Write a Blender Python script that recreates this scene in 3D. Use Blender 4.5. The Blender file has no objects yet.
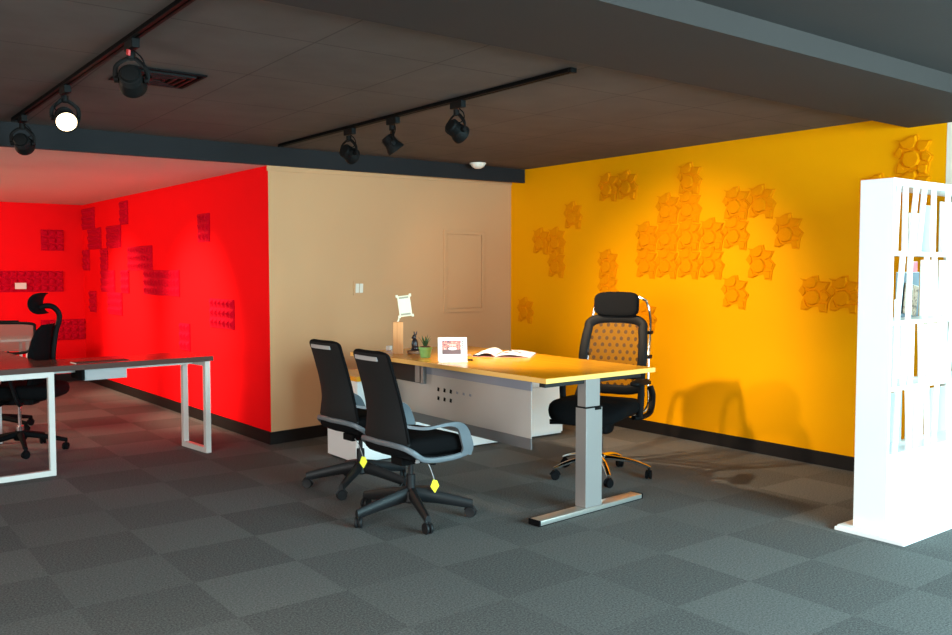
import bpy, bmesh, math, random
from math import sin, cos, pi, radians, sqrt, atan2
from mathutils import Vector, Matrix, Euler
random.seed(7)
S = bpy.context.scene
COL = S.collection

# ------------------------------------------------------------------ camera
cd = bpy.data.cameras.new('camera'); cam = bpy.data.objects.new('camera', cd); COL.objects.link(cam)
cam.location = (0, 0, 1.4)
cam.rotation_euler = (radians(90 - 3.025), 0, radians(-37.3))
cd.sensor_fit = 'HORIZONTAL'; cd.sensor_width = 36; cd.lens = 880 / 952 * 36
cd.clip_start = .05; cd.clip_end = 100
S.camera = cam
# ------------------------------------------------------------------ view, world, daylight
S.view_settings.view_transform = 'Standard'
S.view_settings.look = 'None'
S.view_settings.gamma = 1
S.view_settings.exposure = 0.0
S.view_settings.use_curve_mapping = False
W = bpy.data.worlds.new('daylight'); S.world = W; W.use_nodes = True
W.node_tree.nodes['Background'].inputs[0].default_value = (.62, .8, 1, 1)
W.node_tree.nodes['Background'].inputs[1].default_value = 1.0

def area(name, loc, target, sx, sy, energy, color):
    l = bpy.data.lights.new(name, 'AREA'); l.shape = 'RECTANGLE'; l.size = sx; l.size_y = sy
    l.energy = energy; l.color = color
    o = bpy.data.objects.new(name, l); COL.objects.link(o); o.location = loc
    o.rotation_euler = (Vector(target) - Vector(loc)).to_track_quat('-Z', 'Y').to_euler()
    return o
# daylight entering through the windows of the near wall and the left wall
area('window_daylight', (3.9, -2.35, 1.45), (3.3, 3, -.9), 3.4, 1.8, 820, (.52, .89, 1))
area('window_daylight', (-.8, -2.35, 1.45), (-.6, 3, .7), 3.4, 1.8, 60, (.8, .96, 1))
area('window_daylight', (-3.95, .2, 1.45), (3, 1.6, .9), 3.6, 1.8, 460, (1, .96, .90))
# the red room's own warm ceiling light, left of the picture
area('red_room_ceiling_light', (-1.2, 9.4, 2.2), (.6, 9.4, .6), 1.2, 2.4, 270, (1, .78, .55))
SPOT_W = 190

# ------------------------------------------------------------------ materials
def mat(name, color, rough=.6, metal=0, bump=None, spec=.5, vary=None, alpha=None, emit=None, coat=0):
    m = bpy.data.materials.new(name); m.use_nodes = True
    nt = m.node_tree; N = nt.nodes; L = nt.links
    b = N['Principled BSDF']
    c = tuple(color) + (1,)
    b.inputs['Base Color'].default_value = c
    b.inputs['Roughness'].default_value = rough; b.inputs['Metallic'].default_value = metal
    b.inputs['Specular IOR Level'].default_value = spec
    b.inputs['Coat Weight'].default_value = coat
    tc = N.new('ShaderNodeTexCoord')
    if vary:   # (scale, amount)
        n = N.new('ShaderNodeTexNoise'); n.inputs['Scale'].default_value = vary[0]; n.inputs['Detail'].default_value = 4
        L.new(tc.outputs['Object'], n.inputs['Vector'])
        r = N.new('ShaderNodeMapRange'); r.inputs['To Min'].default_value = 1 - vary[1]; r.inputs['To Max'].default_value = 1 + vary[1]
        L.new(n.outputs['Fac'], r.inputs['Value'])
        mx = N.new('ShaderNodeVectorMath'); mx.operation = 'SCALE'; mx.inputs[0].default_value = color
        L.new(r.outputs[0], mx.inputs['Scale']); L.new(mx.outputs[0], b.inputs['Base Color'])
    if bump:   # (scale, strength, distance)
        n = N.new('ShaderNodeTexNoise'); n.inputs['Scale'].default_value = bump[0]; n.inputs['Detail'].default_value = 5
        L.new(tc.outputs['Object'], n.inputs['Vector'])
        bp = N.new('ShaderNodeBump'); bp.inputs['Strength'].default_value = bump[1]; bp.inputs['Distance'].default_value = bump[2]
        L.new(n.outputs['Fac'], bp.inputs['Height']); L.new(bp.outputs[0], b.inputs['Normal'])
    if emit:
        b.inputs['Emission Color'].default_value = tuple(emit[0]) + (1,); b.inputs['Emission Strength'].default_value = emit[1]
    if alpha is not None:
        b.inputs['Alpha'].default_value = alpha
    return m

def wood(name, c1, c2, scale=(1, 12, 12), rough=.35):
    m = mat(name, c1, rough); nt = m.node_tree; N = nt.nodes; L = nt.links; b = N['Principled BSDF']
    tc = N.new('ShaderNodeTexCoord'); mp = N.new('ShaderNodeMapping'); mp.inputs['Scale'].default_value = scale
    n = N.new('ShaderNodeTexNoise'); n.inputs['Scale'].default_value = 5; n.inputs['Detail'].default_value = 6; n.inputs['Distortion'].default_value = .6
    r = N.new('ShaderNodeValToRGB'); r.color_ramp.elements[0].position = .35; r.color_ramp.elements[1].position = .68
    r.color_ramp.elements[0].color = tuple(c1) + (1,); r.color_ramp.elements[1].color = tuple(c2) + (1,)
    L.new(tc.outputs['Object'], mp.inputs[0]); L.new(mp.outputs[0], n.inputs['Vector']); L.new(n.outputs['Fac'], r.inputs[0]); L.new(r.outputs[0], b.inputs['Base Color'])
    return m

def mnode(N, L, op, a, b=None):
    n = N.new('ShaderNodeMath'); n.operation = op
    for i, v in enumerate((a, b)):
        if v is None: continue
        if isinstance(v, (int, float)): n.inputs[i].default_value = v
        else: L.new(v, n.inputs[i])
    return n.outputs[0]

def carpet_mat():
    m = mat('carpet', (.05, .06, .065), .95, spec=.15); nt = m.node_tree; N = nt.nodes; L = nt.links; b = N['Principled BSDF']
    tc = N.new('ShaderNodeTexCoord'); sp = N.new('ShaderNodeSeparateXYZ'); L.new(tc.outputs['Object'], sp.inputs[0])
    u = mnode(N, L, 'DIVIDE', mnode(N, L, 'SUBTRACT', sp.outputs[0], .35), .5)
    v = mnode(N, L, 'DIVIDE', mnode(N, L, 'ADD', sp.outputs[1], -.36), .5)
    fu = mnode(N, L, 'FLOOR', u); fv = mnode(N, L, 'FLOOR', v)
    par = mnode(N, L, 'PINGPONG', mnode(N, L, 'ADD', fu, fv), 1)          # 0/1 checker
    cb = N.new('ShaderNodeCombineXYZ'); L.new(fu, cb.inputs[0]); L.new(fv, cb.inputs[1])
    wn = N.new('ShaderNodeTexWhiteNoise'); wn.noise_dimensions = '2D'; L.new(cb.outputs[0], wn.inputs['Vector'])
    tilev = mnode(N, L, 'ADD', mnode(N, L, 'MULTIPLY', par, -.25), mnode(N, L, 'MULTIPLY', wn.outputs['Value'], .18))
    n1 = N.new('ShaderNodeTexNoise'); n1.inputs['Scale'].default_value = 170; n1.inputs['Detail'].default_value = 3; L.new(tc.outputs['Object'], n1.inputs['Vector'])
    n2 = N.new('ShaderNodeTexNoise'); n2.inputs['Scale'].default_value = 105; n2.inputs['Detail'].default_value = 3; L.new(tc.outputs['Object'], n2.inputs['Vector'])
    g = mnode(N, L, 'ADD', mnode(N, L, 'MULTIPLY', n1.outputs['Fac'], 1.6), mnode(N, L, 'MULTIPLY', n2.outputs['Fac'], 1.9))
    tot = mnode(N, L, 'ADD', mnode(N, L, 'SUBTRACT', g, .63), tilev)
    sc = N.new('ShaderNodeVectorMath'); sc.operation = 'SCALE'; sc.inputs[0].default_value = (.117, .115, .110)
    L.new(tot, sc.inputs['Scale']); L.new(sc.outputs[0], b.inputs['Base Color'])
    bp = N.new('ShaderNodeBump'); bp.inputs['Strength'].default_value = .6; bp.inputs['Distance'].default_value = .004
    L.new(n1.outputs['Fac'], bp.inputs['Height']); L.new(bp.outputs[0], b.inputs['Normal'])
    return m

def ceiling_mat():
    m = mat('ceiling_board', (.03, .027, .027), .85, spec=.2); nt = m.node_tree; N = nt.nodes; L = nt.links; b = N['Principled BSDF']
    tc = N.new('ShaderNodeTexCoord'); sp = N.new('ShaderNodeSeparateXYZ'); L.new(tc.outputs['Object'], sp.inputs[0])
    def line(o, off, pitch, w):
        f = mnode(N, L, 'FRACT', mnode(N, L, 'DIVIDE', mnode(N, L, 'SUBTRACT', o, off - 66 * pitch), pitch))
        return mnode(N, L, 'LESS_THAN', f, w)
    ln = mnode(N, L, 'MAXIMUM', line(sp.outputs[0], 1.828, .655, .012), line(sp.outputs[1], 3.58, .74, .011))
    n = N.new('ShaderNodeTexNoise'); n.inputs['Scale'].default_value = 3.5; n.inputs['Detail'].default_value = 5; L.new(tc.outputs['Object'], n.inputs['Vector'])
    k = mnode(N, L, 'ADD', mnode(N, L, 'MULTIPLY', n.outputs['Fac'], .5), .75)
    k = mnode(N, L, 'MULTIPLY', k, mnode(N, L, 'SUBTRACT', 1, mnode(N, L, 'MULTIPLY', ln, .45)))
    sc = N.new('ShaderNodeVectorMath'); sc.operation = 'SCALE'; sc.inputs[0].default_value = (.105, .088, .080)
    L.new(k, sc.inputs['Scale']); L.new(sc.outputs[0], b.inputs['Base Color'])
    return m

def mesh_mat(name, c, open_=.55, dots=None):
    """see-through woven mesh; dots = darker oval spots"""
    m = mat(name, c, .7, spec=.2); nt = m.node_tree; N = nt.nodes; L = nt.links; b = N['Principled BSDF']
    tc = N.new('ShaderNodeTexCoord'); sp = N.new('ShaderNodeSeparateXYZ'); L.new(tc.outputs['Object'], sp.inputs[0])
    y, z = sp.outputs[1], sp.outputs[2]
    tr = N.new('ShaderNodeBsdfTransparent'); mx = N.new('ShaderNodeMixShader')
    out = N['Material Output']
    if dots:
        v = mnode(N, L, 'DIVIDE', mnode(N, L, 'ADD', z, 10), dots[1])
        row = mnode(N, L, 'PINGPONG', mnode(N, L, 'FLOOR', v), 1)
        u = mnode(N, L, 'ADD', mnode(N, L, 'DIVIDE', mnode(N, L, 'ADD', y, 10), dots[0]), mnode(N, L, 'MULTIPLY', row, .5))
        fu = mnode(N, L, 'MULTIPLY', mnode(N, L, 'SUBTRACT', mnode(N, L, 'FRACT', u), .5), 2)
        fv = mnode(N, L, 'MULTIPLY', mnode(N, L, 'SUBTRACT', mnode(N, L, 'FRACT', v), .5), 2)
        d = mnode(N, L, 'ADD', mnode(N, L, 'POWER', mnode(N, L, 'ABSOLUTE', fu), 2), mnode(N, L, 'MULTIPLY', mnode(N, L, 'POWER', mnode(N, L, 'ABSOLUTE', fv), 2), .6))
        dot = mnode(N, L, 'LESS_THAN', d, .22)
        f = mnode(N, L, 'ADD', 1 - open_, mnode(N, L, 'MULTIPLY', dot, open_ * .75))
        L.new(f, mx.inputs[0])
    else:
        mx.inputs[0].default_value = 1 - open_
    L.new(tr.outputs[0], mx.inputs[1]); L.new(b.outputs[0], mx.inputs[2]); L.new(mx.outputs[0], out.inputs[0])
    return m

M = {}
M['carpet'] = carpet_mat()
M['ceil'] = ceiling_mat()
M['ceil_near'] = mat('near_ceiling_paint', (.045, .039, .038), .85, spec=.2, vary=(3, .08), bump=(60, .2, .003))
M['beam'] = mat('charcoal_beam_paint', (.038, .031, .029), .8, spec=.2, vary=(3, .06))
M['darkbeam'] = mat('black_blue_beam_paint', (.013, .014, .016), .8, spec=.2, vary=(4, .08))
M['red'] = mat('red_wall_paint', (.86, .005, .008), .6, spec=.02, bump=(90, .1, .002), vary=(2, .03))
M['yellow'] = mat('yellow_wall_paint', (.77, .315, .0), .6, spec=.05, bump=(90, .1, .002), vary=(2, .02))
M['beige'] = mat('beige_wall_paint', (.54, .305, .155), .7, spec=.2, bump=(90, .1, .002), vary=(2, .02))
M['cream'] = mat('cream_wall_paint', (.72, .66, .56), .7, spec=.2, vary=(2, .02))
M['recess'] = mat('recess_ceiling_paint', (.70, .62, .54), .6, spec=.2, vary=(2, .03))
M['base'] = mat('dark_brown_skirting', (.008, .006, .0055), .6, spec=.2)
M['redpanel'] = mat('dark_red_felt', (.50, .0, .014), .9, spec=.1, vary=(60, .1))
M['yeltile'] = mat('amber_felt', (.67, .225, .0), .9, spec=.04, vary=(60, .05))
M['white'] = mat('white_laminate', (.82, .82, .80), .45)
M['whitemetal'] = mat('white_powder_coat', (.62, .58, .54), .45)
M['shelfwhite'] = mat('gloss_white_panel', (.93, .93, .92), .35)
M['silver'] = mat('silver_powder_coat', (.25, .23, .22), .42, metal=.2)
M['greyrail'] = mat('blue_grey_rail', (.26, .28, .34), .5, metal=.2)
M['alu'] = mat('anodised_aluminium', (.62, .60, .56), .28, metal=.75)
M['chrome'] = mat('chrome', (.85, .85, .86), .1, metal=1)
M['black'] = mat('black_plastic', (.003, .003, .0035), .6, spec=.12)
M['blackmatt'] = mat('matt_black', (.004, .004, .0045), .8, spec=.08)
M['trackblack'] = mat('black_enamel', (.005, .005, .005), .6, spec=.1)
M['basegrey'] = mat('charcoal_nylon', (.009, .009, .010), .5, spec=.25)
M['fabric'] = mat('black_seat_fabric', (.004, .004, .0045), .95, spec=.08, bump=(400, .3, .001))
M['backmesh'] = mat('dense_black_mesh', (.007, .007, .0075), .8, spec=.25, bump=(500, .25, .001))
M['greyframe'] = mat('slate_grey_plastic', (.11, .125, .14), .42)
M['lightgrey'] = mat('pale_grey_plastic', (.35, .34, .34), .5)
M['desktop'] = wood('amber_laminate', (.78, .32, .01), (.84, .37, .015), (6, .5, 6), rough=.22)
M['deskedge'] = mat('pale_oak_edge', (.85, .48, .12), .45)
M['darktop'] = wood('dark_walnut_laminate', (.10, .040, .032), (.15, .062, .048), (.6, 9, 9), rough=.2)
M['darkedge'] = mat('walnut_edge', (.075, .036, .028), .6, spec=.2)
M['cherry'] = wood('orange_pine', (.62, .22, .055), (.75, .32, .10), (9, 9, .8), rough=.45)
M['tray'] = wood('round_wood_base', (.16, .07, .03), (.26, .12, .05), (3, 12, 12), rough=.5)
M['rabbit'] = mat('dark_bronze', (.018, .013, .016), .35)
M['pot'] = mat('green_glazed_pot', (.22, .52, .16), .45)
M['soil'] = mat('brown_soil', (.10, .035, .02), .95, bump=(80, .6, .01))
M['leaf'] = mat('succulent_leaf', (.035, .10, .04), .45, vary=(30, .3))
M['paper'] = mat('white_paper', (.86, .84, .76), .7)
M['pagedge'] = mat('dark_page', (.05, .035, .035), .6)
M['pinkpage'] = mat('pink_page', (.70, .28, .22), .6)
M['cream_plastic'] = mat('cream_plastic', (.86, .80, .58), .5)
M['greypad'] = mat('grey_pad', (.38, .33, .24), .7)
M['tag'] = mat('yellow_tag', (.90, .82, .03), .5)
M['red_bit'] = mat('red_switch', (.45, .02, .02), .5)
M['lens'] = mat('lit_lamp_lens', (1, .9, .7), .3, emit=((1, .74, .42), 7))
M['lens_warm'] = mat('lit_reflector', (1, .75, .4), .3, emit=((1, .62, .30), 2.2))
M['domewhite'] = mat('white_dome', (.80, .76, .68), .4)
M['glass'] = mat('clear_glass', (1, 1, 1), 0.0); M['glass'].node_tree.nodes['Principled BSDF'].inputs['Alpha'].default_value = .08
M['mesh_dots'] = mesh_mat('dotted_brown_mesh', (.022, .009, .003), .60, (.054, .046))
M['mesh_plain'] = mesh_mat('sheer_grey_mesh', (.14, .10, .08), .22)

def panel_mat():
    m = mat('frosted_sheet', (.66, .60, .56), .45); nt = m.node_tree; N = nt.nodes; L = nt.links; b = N['Principled BSDF']
    tr = N.new('ShaderNodeBsdfTransparent'); tl = N.new('ShaderNodeBsdfTranslucent'); tl.inputs[0].default_value = (.7, .68, .67, 1)
    a = N.new('ShaderNodeMixShader'); a.inputs[0].default_value = .45; L.new(b.outputs[0], a.inputs[1]); L.new(tl.outputs[0], a.inputs[2])
    c = N.new('ShaderNodeMixShader'); c.inputs[0].default_value = .80; L.new(tr.outputs[0], c.inputs[1]); L.new(a.outputs[0], c.inputs[2])
    L.new(c.outputs[0], N['Material Output'].inputs[0]); return m
M['frost'] = panel_mat()

def photo_mat(name, cols, scale):
    """printed picture: blotches of colour"""
    m = mat(name, cols[0], .35); nt = m.node_tree; N = nt.nodes; L = nt.links; b = N['Principled BSDF']
    tc = N.new('ShaderNodeTexCoord'); n = N.new('ShaderNodeTexNoise'); n.inputs['Scale'].default_value = scale; n.inputs['Detail'].default_value = 3
    r = N.new('ShaderNodeValToRGB'); r.color_ramp.interpolation = 'CONSTANT'
    e = r.color_ramp.elements
    while len(e) < len(cols): e.new(.5)
    for i, c in enumerate(cols):
        e[i].position = .30 + .4 * i / len(cols) if i else 0; e[i].color = tuple(c) + (1,)
    L.new(tc.outputs['Object'], n.inputs['Vector']); L.new(n.outputs['Fac'], r.inputs[0]); L.new(r.outputs[0], b.inputs['Base Color'])
    return m
M['pic_red'] = photo_mat('printed_red_photo', [(.10, .08, .12), (.62, .16, .13), (.75, .35, .28), (.45, .08, .08), (.70, .60, .55)], 60)
M['pic_low'] = mat('printed_dark_floor', (.16, .09, .09), .4)
M['pic_car'] = mat('printed_pale_shape', (.72, .66, .66), .4)
M['pic_brown'] = photo_mat('printed_brown_photo', [(.10, .06, .04), (.32, .20, .13), (.45, .32, .22), (.22, .13, .09)], 35)
M['slate'] = mat('slate_blue_cover', (.13, .17, .20), .4)
M['olive'] = mat('olive_cover', (.42, .38, .20), .5)
M['rose'] = mat('rose_cover', (.62, .16, .18), .4)
M['pale_grey_card'] = mat('pale_grey_card', (.45, .47, .50), .6)

# ------------------------------------------------------------------ mesh helpers
class B:
    def __init__(s): s.bm = bmesh.new()
    def _bevel(s, geom_faces, bev, seg=2):
        if bev > 0:
            es = list({e for f in geom_faces for e in f.edges})
            bmesh.ops.bevel(s.bm, geom=es, offset=bev, segments=seg, affect='EDGES', profile=.6)
    def poly(s, pts, faces):
        vs = [s.bm.verts.new(p) for p in pts]
        return [s.bm.faces.new([vs[i] for i in f]) for f in faces]
    def box(s, x0, x1, y0, y1, z0, z1, bev=0, rot=None, seg=2):
        p = [Vector((x, y, z)) for z in (z0, z1) for y in (y0, y1) for x in (x0, x1)]
        if rot is not None:
            c = Vector(((x0 + x1) / 2, (y0 + y1) / 2, (z0 + z1) / 2)); R = rot if isinstance(rot, Matrix) else Euler(rot).to_matrix()
            p = [c + R @ (q - c) for q in p]
        f = s.poly(p, [(0, 2, 3, 1), (4, 5, 7, 6), (0, 1, 5, 4), (2, 6, 7, 3), (0, 4, 6, 2), (1, 3, 7, 5)])
        s._bevel(f, bev, seg); return s
    def prism(s, pts, z0, z1, bev=0, mtx=None, shrink=None):
        """polygon (list of xy), counter-clockwise, extruded z0..z1; shrink = scale of the top about its centroid"""
        n = len(pts); cx = sum(p[0] for p in pts) / n; cy = sum(p[1] for p in pts) / n; k = shrink or 1
        v = [Vector((p[0], p[1], z0)) for p in pts] + [Vector((cx + (p[0] - cx) * k, cy + (p[1] - cy) * k, z1)) for p in pts]
        if mtx is not None: v = [mtx @ q for q in v]
        f = s.poly(v, [tuple(range(n))[::-1], tuple(range(n, 2 * n))] + [(i, (i + 1) % n, n + (i + 1) % n, n + i) for i in range(n)])
        s._bevel(f, bev); return s
    def loft(s, rings, cap=True, closed=True):
        R = [[s.bm.verts.new(p) for p in r] for r in rings]; n = len(R[0])
        for a, b in zip(R, R[1:]):
            for i in range(n if closed else n - 1):
                j = (i + 1) % n
                s.bm.faces.new((a[i], a[j], b[j], b[i]))
        if cap and closed:
            s.bm.faces.new(R[0][::-1]); s.bm.faces.new(R[-1])
        return s
    def lathe(s, prof, c=(0, 0, 0), n=24, mtx=None):
        rings = []
        for r, z in prof:
            ring = [Vector((max(r, 1e-4) * cos(2 * pi * i / n), max(r, 1e-4) * sin(2 * pi * i / n), z)) for i in range(n)]
            if mtx is not None: ring = [mtx @ q for q in ring]
            rings.append([q + Vector(c) for q in ring])
        return s.loft(rings)
    def tube(s, path, r, n=10, rb=None, up=(0, 0, 1), smooth=True, closed=False, taper=None):
        """swept ellipse; rb = second radius; path gets Catmull-Rom smoothing"""
        P = [Vector(p) for p in path]
        if smooth and len(P) > 2:
            Q = []
            m = len(P)
            for i in range(m if closed else m - 1):
                if closed: p0, p1, p2, p3 = P[i - 1], P[i], P[(i + 1) % m], P[(i + 2) % m]
                else: p0, p1, p2, p3 = P[max(i - 1, 0)], P[i], P[i + 1], P[min(i + 2, m - 1)]
                for k in range(5):
                    t = k / 5
                    Q.append(.5 * ((2 * p1) + (p2 - p0) * t + (2 * p0 - 5 * p1 + 4 * p2 - p3) * t * t + (3 * p1 - p0 - 3 * p2 + p3) * t ** 3))
            if not closed: Q.append(P[-1])
            P = Q
        rb = rb or r; rings = []; up = Vector(up); m = len(P); lastu = None
        for i, p in enumerate(P):
            if closed: t = (P[(i + 1) % m] - P[i - 1])
            else: t = P[min(i + 1, m - 1)] - P[max(i - 1, 0)]
            t.normalize(); sd = t.cross(up)
            if sd.length < .05: sd = lastu if lastu is not None else t.cross(Vector((1, 0, 0)))
            sd.normalize(); lastu = sd.copy(); uu = sd.cross(t).normalized()
            k = 1 if taper is None else taper[0] + (taper[1] - taper[0]) * i / (m - 1)
            rings.append([p + (sd * (r * cos(2 * pi * j / n)) + uu * (rb * sin(2 * pi * j / n))) * k for j in range(n)])
        if closed: rings.append(rings[0]); 
        if closed:
            R = [[s.bm.verts.new(q) for q in r_] for r_ in rings[:-1]]; R.append(R[0])
            for a, b in zip(R, R[1:]):
                for i in range(n): s.bm.faces.new((a[i], a[(i + 1) % n], b[(i + 1) % n], b[i]))
            return s
        return s.loft(rings)
    def ellipsoid(s, c, rx, ry, rz, e=1.0, nu=24, nv=14, mtx=None):
        """superellipsoid; e<1 boxier"""
        def pw(v, k): return math.copysign(abs(v) ** k, v)
        rings = []
        for j in range(nv + 1):
            ph = -pi / 2 + pi * j / nv; ph = max(min(ph, pi / 2 - .03), -pi / 2 + .03)
            ring = []
            for i in range(nu):
                th = 2 * pi * i / nu
                q = Vector((rx * pw(cos(ph), e) * pw(cos(th), e), ry * pw(cos(ph), e) * pw(sin(th), e), rz * pw(sin(ph), e)))
                if mtx is not None: q = mtx @ q
                ring.append(q + Vector(c))
            rings.append(ring)
        return s.loft(rings)
    def obj(s, name, m, parent=None, smooth=False, angle=40, loc=None):
        bmesh.ops.recalc_face_normals(s.bm, faces=s.bm.faces)
        me = bpy.data.meshes.new(name); s.bm.to_mesh(me); s.bm.free()
        ms = m if isinstance(m, (list, tuple)) else [m]
        for x in ms: me.materials.append(M[x] if isinstance(x, str) else x)
        o = bpy.data.objects.new(name, me); COL.objects.link(o)
        if parent: o.parent = parent
        if loc: o.location = loc
        if smooth:
            me.polygons.foreach_set('use_smooth', [True] * len(me.polygons))
            me.set_sharp_from_angle(angle=radians(angle))
        return o

def struct(name, b, m, **k):
    o = b.obj(name, m, **k); o['kind'] = 'structure'; return o
def tag(o, label, cat, group=None):
    o['label'] = label; o['category'] = cat
    if group: o['group'] = group
    return o
def thing(name, label, cat, loc=(0, 0, 0), rz=0, group=None):
    o = bpy.data.objects.new(name, None); COL.objects.link(o); o.location = loc; o.rotation_euler = (0, 0, rz)
    o.empty_display_size = .1
    return tag(o, label, cat, group)
def dup(root, loc, rz, label):
    def cp(o, par):
        c = o.copy(); COL.objects.link(c)
        if par: c.parent = par
        for ch in o.children: cp(ch, c)
        return c
    r = cp(root, None); r.location = loc; r.rotation_euler = (0, 0, rz); r['label'] = label
    return r

# ------------------------------------------------------------------ the room
NX, NY = 2.957, 6.615          # outer corner where the red wall meets the beige wall
struct('floor', B().box(-4.2, 6.2, -2.6, 12.2, -.1, 0), 'carpet')
# side red wall, far red wall
rx1 = 2.84
struct('wall_left', B().prism([(NX, NY), (NX + .12, NY + .02), (rx1 + .12, 12.0), (rx1, 12.0)], 0, 2.5), 'red')
struct('wall_far', B().box(-4.2, 3.0, 12.0, 12.15, 0, 2.5), 'red')
struct('wall_middle', B().prism([(NX + .0005, NY - .002), (5.8, 7.018), (5.8, 7.16), (NX + .0005, NY + .14)], 0, 2.55), 'beige')
struct('wall_right', B().box(5.8, 5.95, 2.678, 7.2, 0, 2.6), 'yellow')
struct('wall_right_near', B().box(5.8, 5.95, -2.6, 2.676, 0, 2.6), 'cream')
b = B(); b.box(-4.2, -4.05, -2.6, 12.1, 0, .5); b.box(-4.2, -4.05, -2.6, 12.1, 2.4, 2.6); b.box(-4.2, -4.05, -2.6, -1.6, .5, 2.4); b.box(-4.2, -4.05, 2.0, 12.1, .5, 2.4)
struct('wall_west', b, 'cream')
w = B()
for a0 in (-1.6, -.43, .77, 1.94): w.box(-4.16, -4.10, a0, a0 + .06, .5, 2.4)
w.box(-4.16, -4.10, -1.6, 2.0, .5, .56); w.box(-4.16, -4.10, -1.6, 2.0, 2.34, 2.4)
o = struct('window_3', w, 'whitemetal'); B().box(-4.135, -4.127, -1.55, 1.95, .55, 2.35).obj('pane', 'glass', o)
# near wall behind the camera with two window bays
b = B()
b.box(-4.05, 5.8, -2.6, -2.45, 0, .45); b.box(-4.05, 5.8, -2.6, -2.45, 2.45, 2.6)
for x0, x1 in ((-4.05, -2.6), (1.0, 2.1), (5.7, 5.8)): b.box(x0, x1, -2.6, -2.45, .45, 2.45)
struct('wall_near', b, 'cream')
for k, (x0, x1) in enumerate(((-2.6, 1.0), (2.1, 5.7))):
    w = B()
    for a0, a1 in ((x0, x0 + .06), ((x0 + x1) / 2 - .03, (x0 + x1) / 2 + .03), (x1 - .06, x1)): w.box(a0, a1, -2.56, -2.50, .45, 2.45)
    w.box(x0, x1, -2.56, -2.50, .45, .51); w.box(x0, x1, -2.56, -2.50, 2.39, 2.45)
    o = struct('window_%d' % (k + 1), w, 'whitemetal')
    B().box(x0 + .05, x1 - .05, -2.535, -2.527, .5, 2.4).obj('pane', 'glass', o)
# ceilings and beams
def czat(x, y): return 2.42 - max(0, y - 2.9) * max(0, 5.8 - x) * .00338
b = B(); gx = [-4.2 + 10.1 * k / 14 for k in range(15)]; vs = {}
for i_, x in enumerate(gx):
    for j_ in range(9):
        y = 2.85 + (6.44 + (x - 1.04) * .0819 - 2.85) * j_ / 8
        for k_, z in enumerate((czat(x, y), 2.62)): vs[i_, j_, k_] = b.bm.verts.new((x, y, z))
for i_ in range(14):
    for j_ in range(8):
        for k_ in (0, 1): b.bm.faces.new([vs[q] for q in ((i_, j_, k_), (i_ + 1, j_, k_), (i_ + 1, j_ + 1, k_), (i_, j_ + 1, k_))])
struct('ceiling', b, 'ceil')
struct('ceiling_near', B().box(-4.2, 5.9, -2.6, 2.30, 2.436, 2.6), 'ceil_near')
struct('trim_1', B().box(-4.2, 5.8, 2.22, 2.925, 2.34, 2.62), 'beam')
def fy(x): return 6.41 + (x - 1.04) * (.39 / 4.76)
def fz(x): return 2.205 + (x - 1.04) * (.080 / 4.76)
b = B(); t = .035
pts = [Vector((x, fy(x) + dy, z)) for x in (-4.1, 5.8) for dy, z in ((0, fz(x)), (t, fz(x)), (t, 2.55), (0, 2.55))]
b.poly(pts, [(0, 1, 2, 3), (7, 6, 5, 4), (0, 4, 5, 1), (1, 5, 6, 2), (2, 6, 7, 3), (3, 7, 4, 0)])
struct('trim_2', b, 'darkbeam')
# pale light strip under the dark beam, along the beige wall and round the red corner
b = B()
def by(x): return NY + (x - NX) * ((7.018 - NY) / 2.843)
p = [Vector((x, by(x) - dy, z)) for x, z0 in ((NX - .012, 2.196), (5.8, 2.279)) for dy, z in ((.014, z0), (.001, z0), (.001, z0 + .045), (.014, z0 + .045))]
b.poly(p, [(0, 1, 2, 3), (7, 6, 5, 4), (0, 4, 5, 1), (1, 5, 6, 2), (2, 6, 7, 3), (3, 7, 4, 0)])
struct('trim_3', b, 'beige')
struct('ceiling_recess', B().prism([(-4.1, 6.03), (NX + .1, fy(NX) + .046), (NX + .1, 12.1), (-4.1, 12.1)], 2.238, 2.4), 'recess')
# baseboards
def bb(name, a, c, h=.10, t=.014):
    a = Vector(a); c = Vector(c); d = (c - a).normalized(); n = Vector((-d.y, d.x))
    P = [a + n * .001, c + n * .001, c + n * t, a + n * t]
    return struct(name, B().prism([(q.x, q.y) for q in P], 0, h), 'base')
bb('baseboard_left', (NX, NY - .012), (rx1, 12.0), h=.10)
bb('baseboard_far', (rx1, 12.0), (-4.05, 12.0))
bb('baseboard_right', (5.8, -2.4), (5.8, 7.0), h=.10)
# beige wall baseboard must face the camera
b = B(); a = Vector((5.8, 7.018)); c = Vector((NX - .014, NY - .004)); d = (c - a).normalized(); n = Vector((-d.y, d.x))
P = [a + n * .001, c + n * .001, c + n * .015, a + n * .015]
struct('baseboard_middle', B().prism([(q.x, q.y) for q in P], 0, .10), 'base')

# ------------------------------------------------------------------ beige wall fittings
bang = atan2(7.018 - NY, 2.843)
def on_beige(x): return (x, by(x), 0)
o = thing('access_panel', 'beige painted access panel set into the beige wall', 'access panel', (5.123, by(5.123), 1.395), bang)
b = B(); w, h = .277, .395
for x0, x1, z0, z1 in ((-w, -w + .035, -h, h), (w - .035, w, -h, h), (-w + .035, w - .035, h - .035, h), (-w + .035, w - .035, -h, -h + .035)):
    b.box(x0, x1, -.016, -.001, z0, z1, .003)
b.obj('frame', 'beige', o)
B().box(-w + .042, w - .042, -.010, -.001, -h + .042, h - .042, .003).obj('door', 'beige', o)
B().box(-w + .06, -w + .075, -.016, -.010, -.03, .03, .002).obj('latch', 'beige', o)
o = thing('light_switch', 'square beige light switch plate on the beige wall', 'light switch', (3.845, by(3.845), 1.25), bang)
B().box(-.062, .062, -.010, -.001, -.062, .062, .003).obj('plate', 'beige', o)
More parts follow.
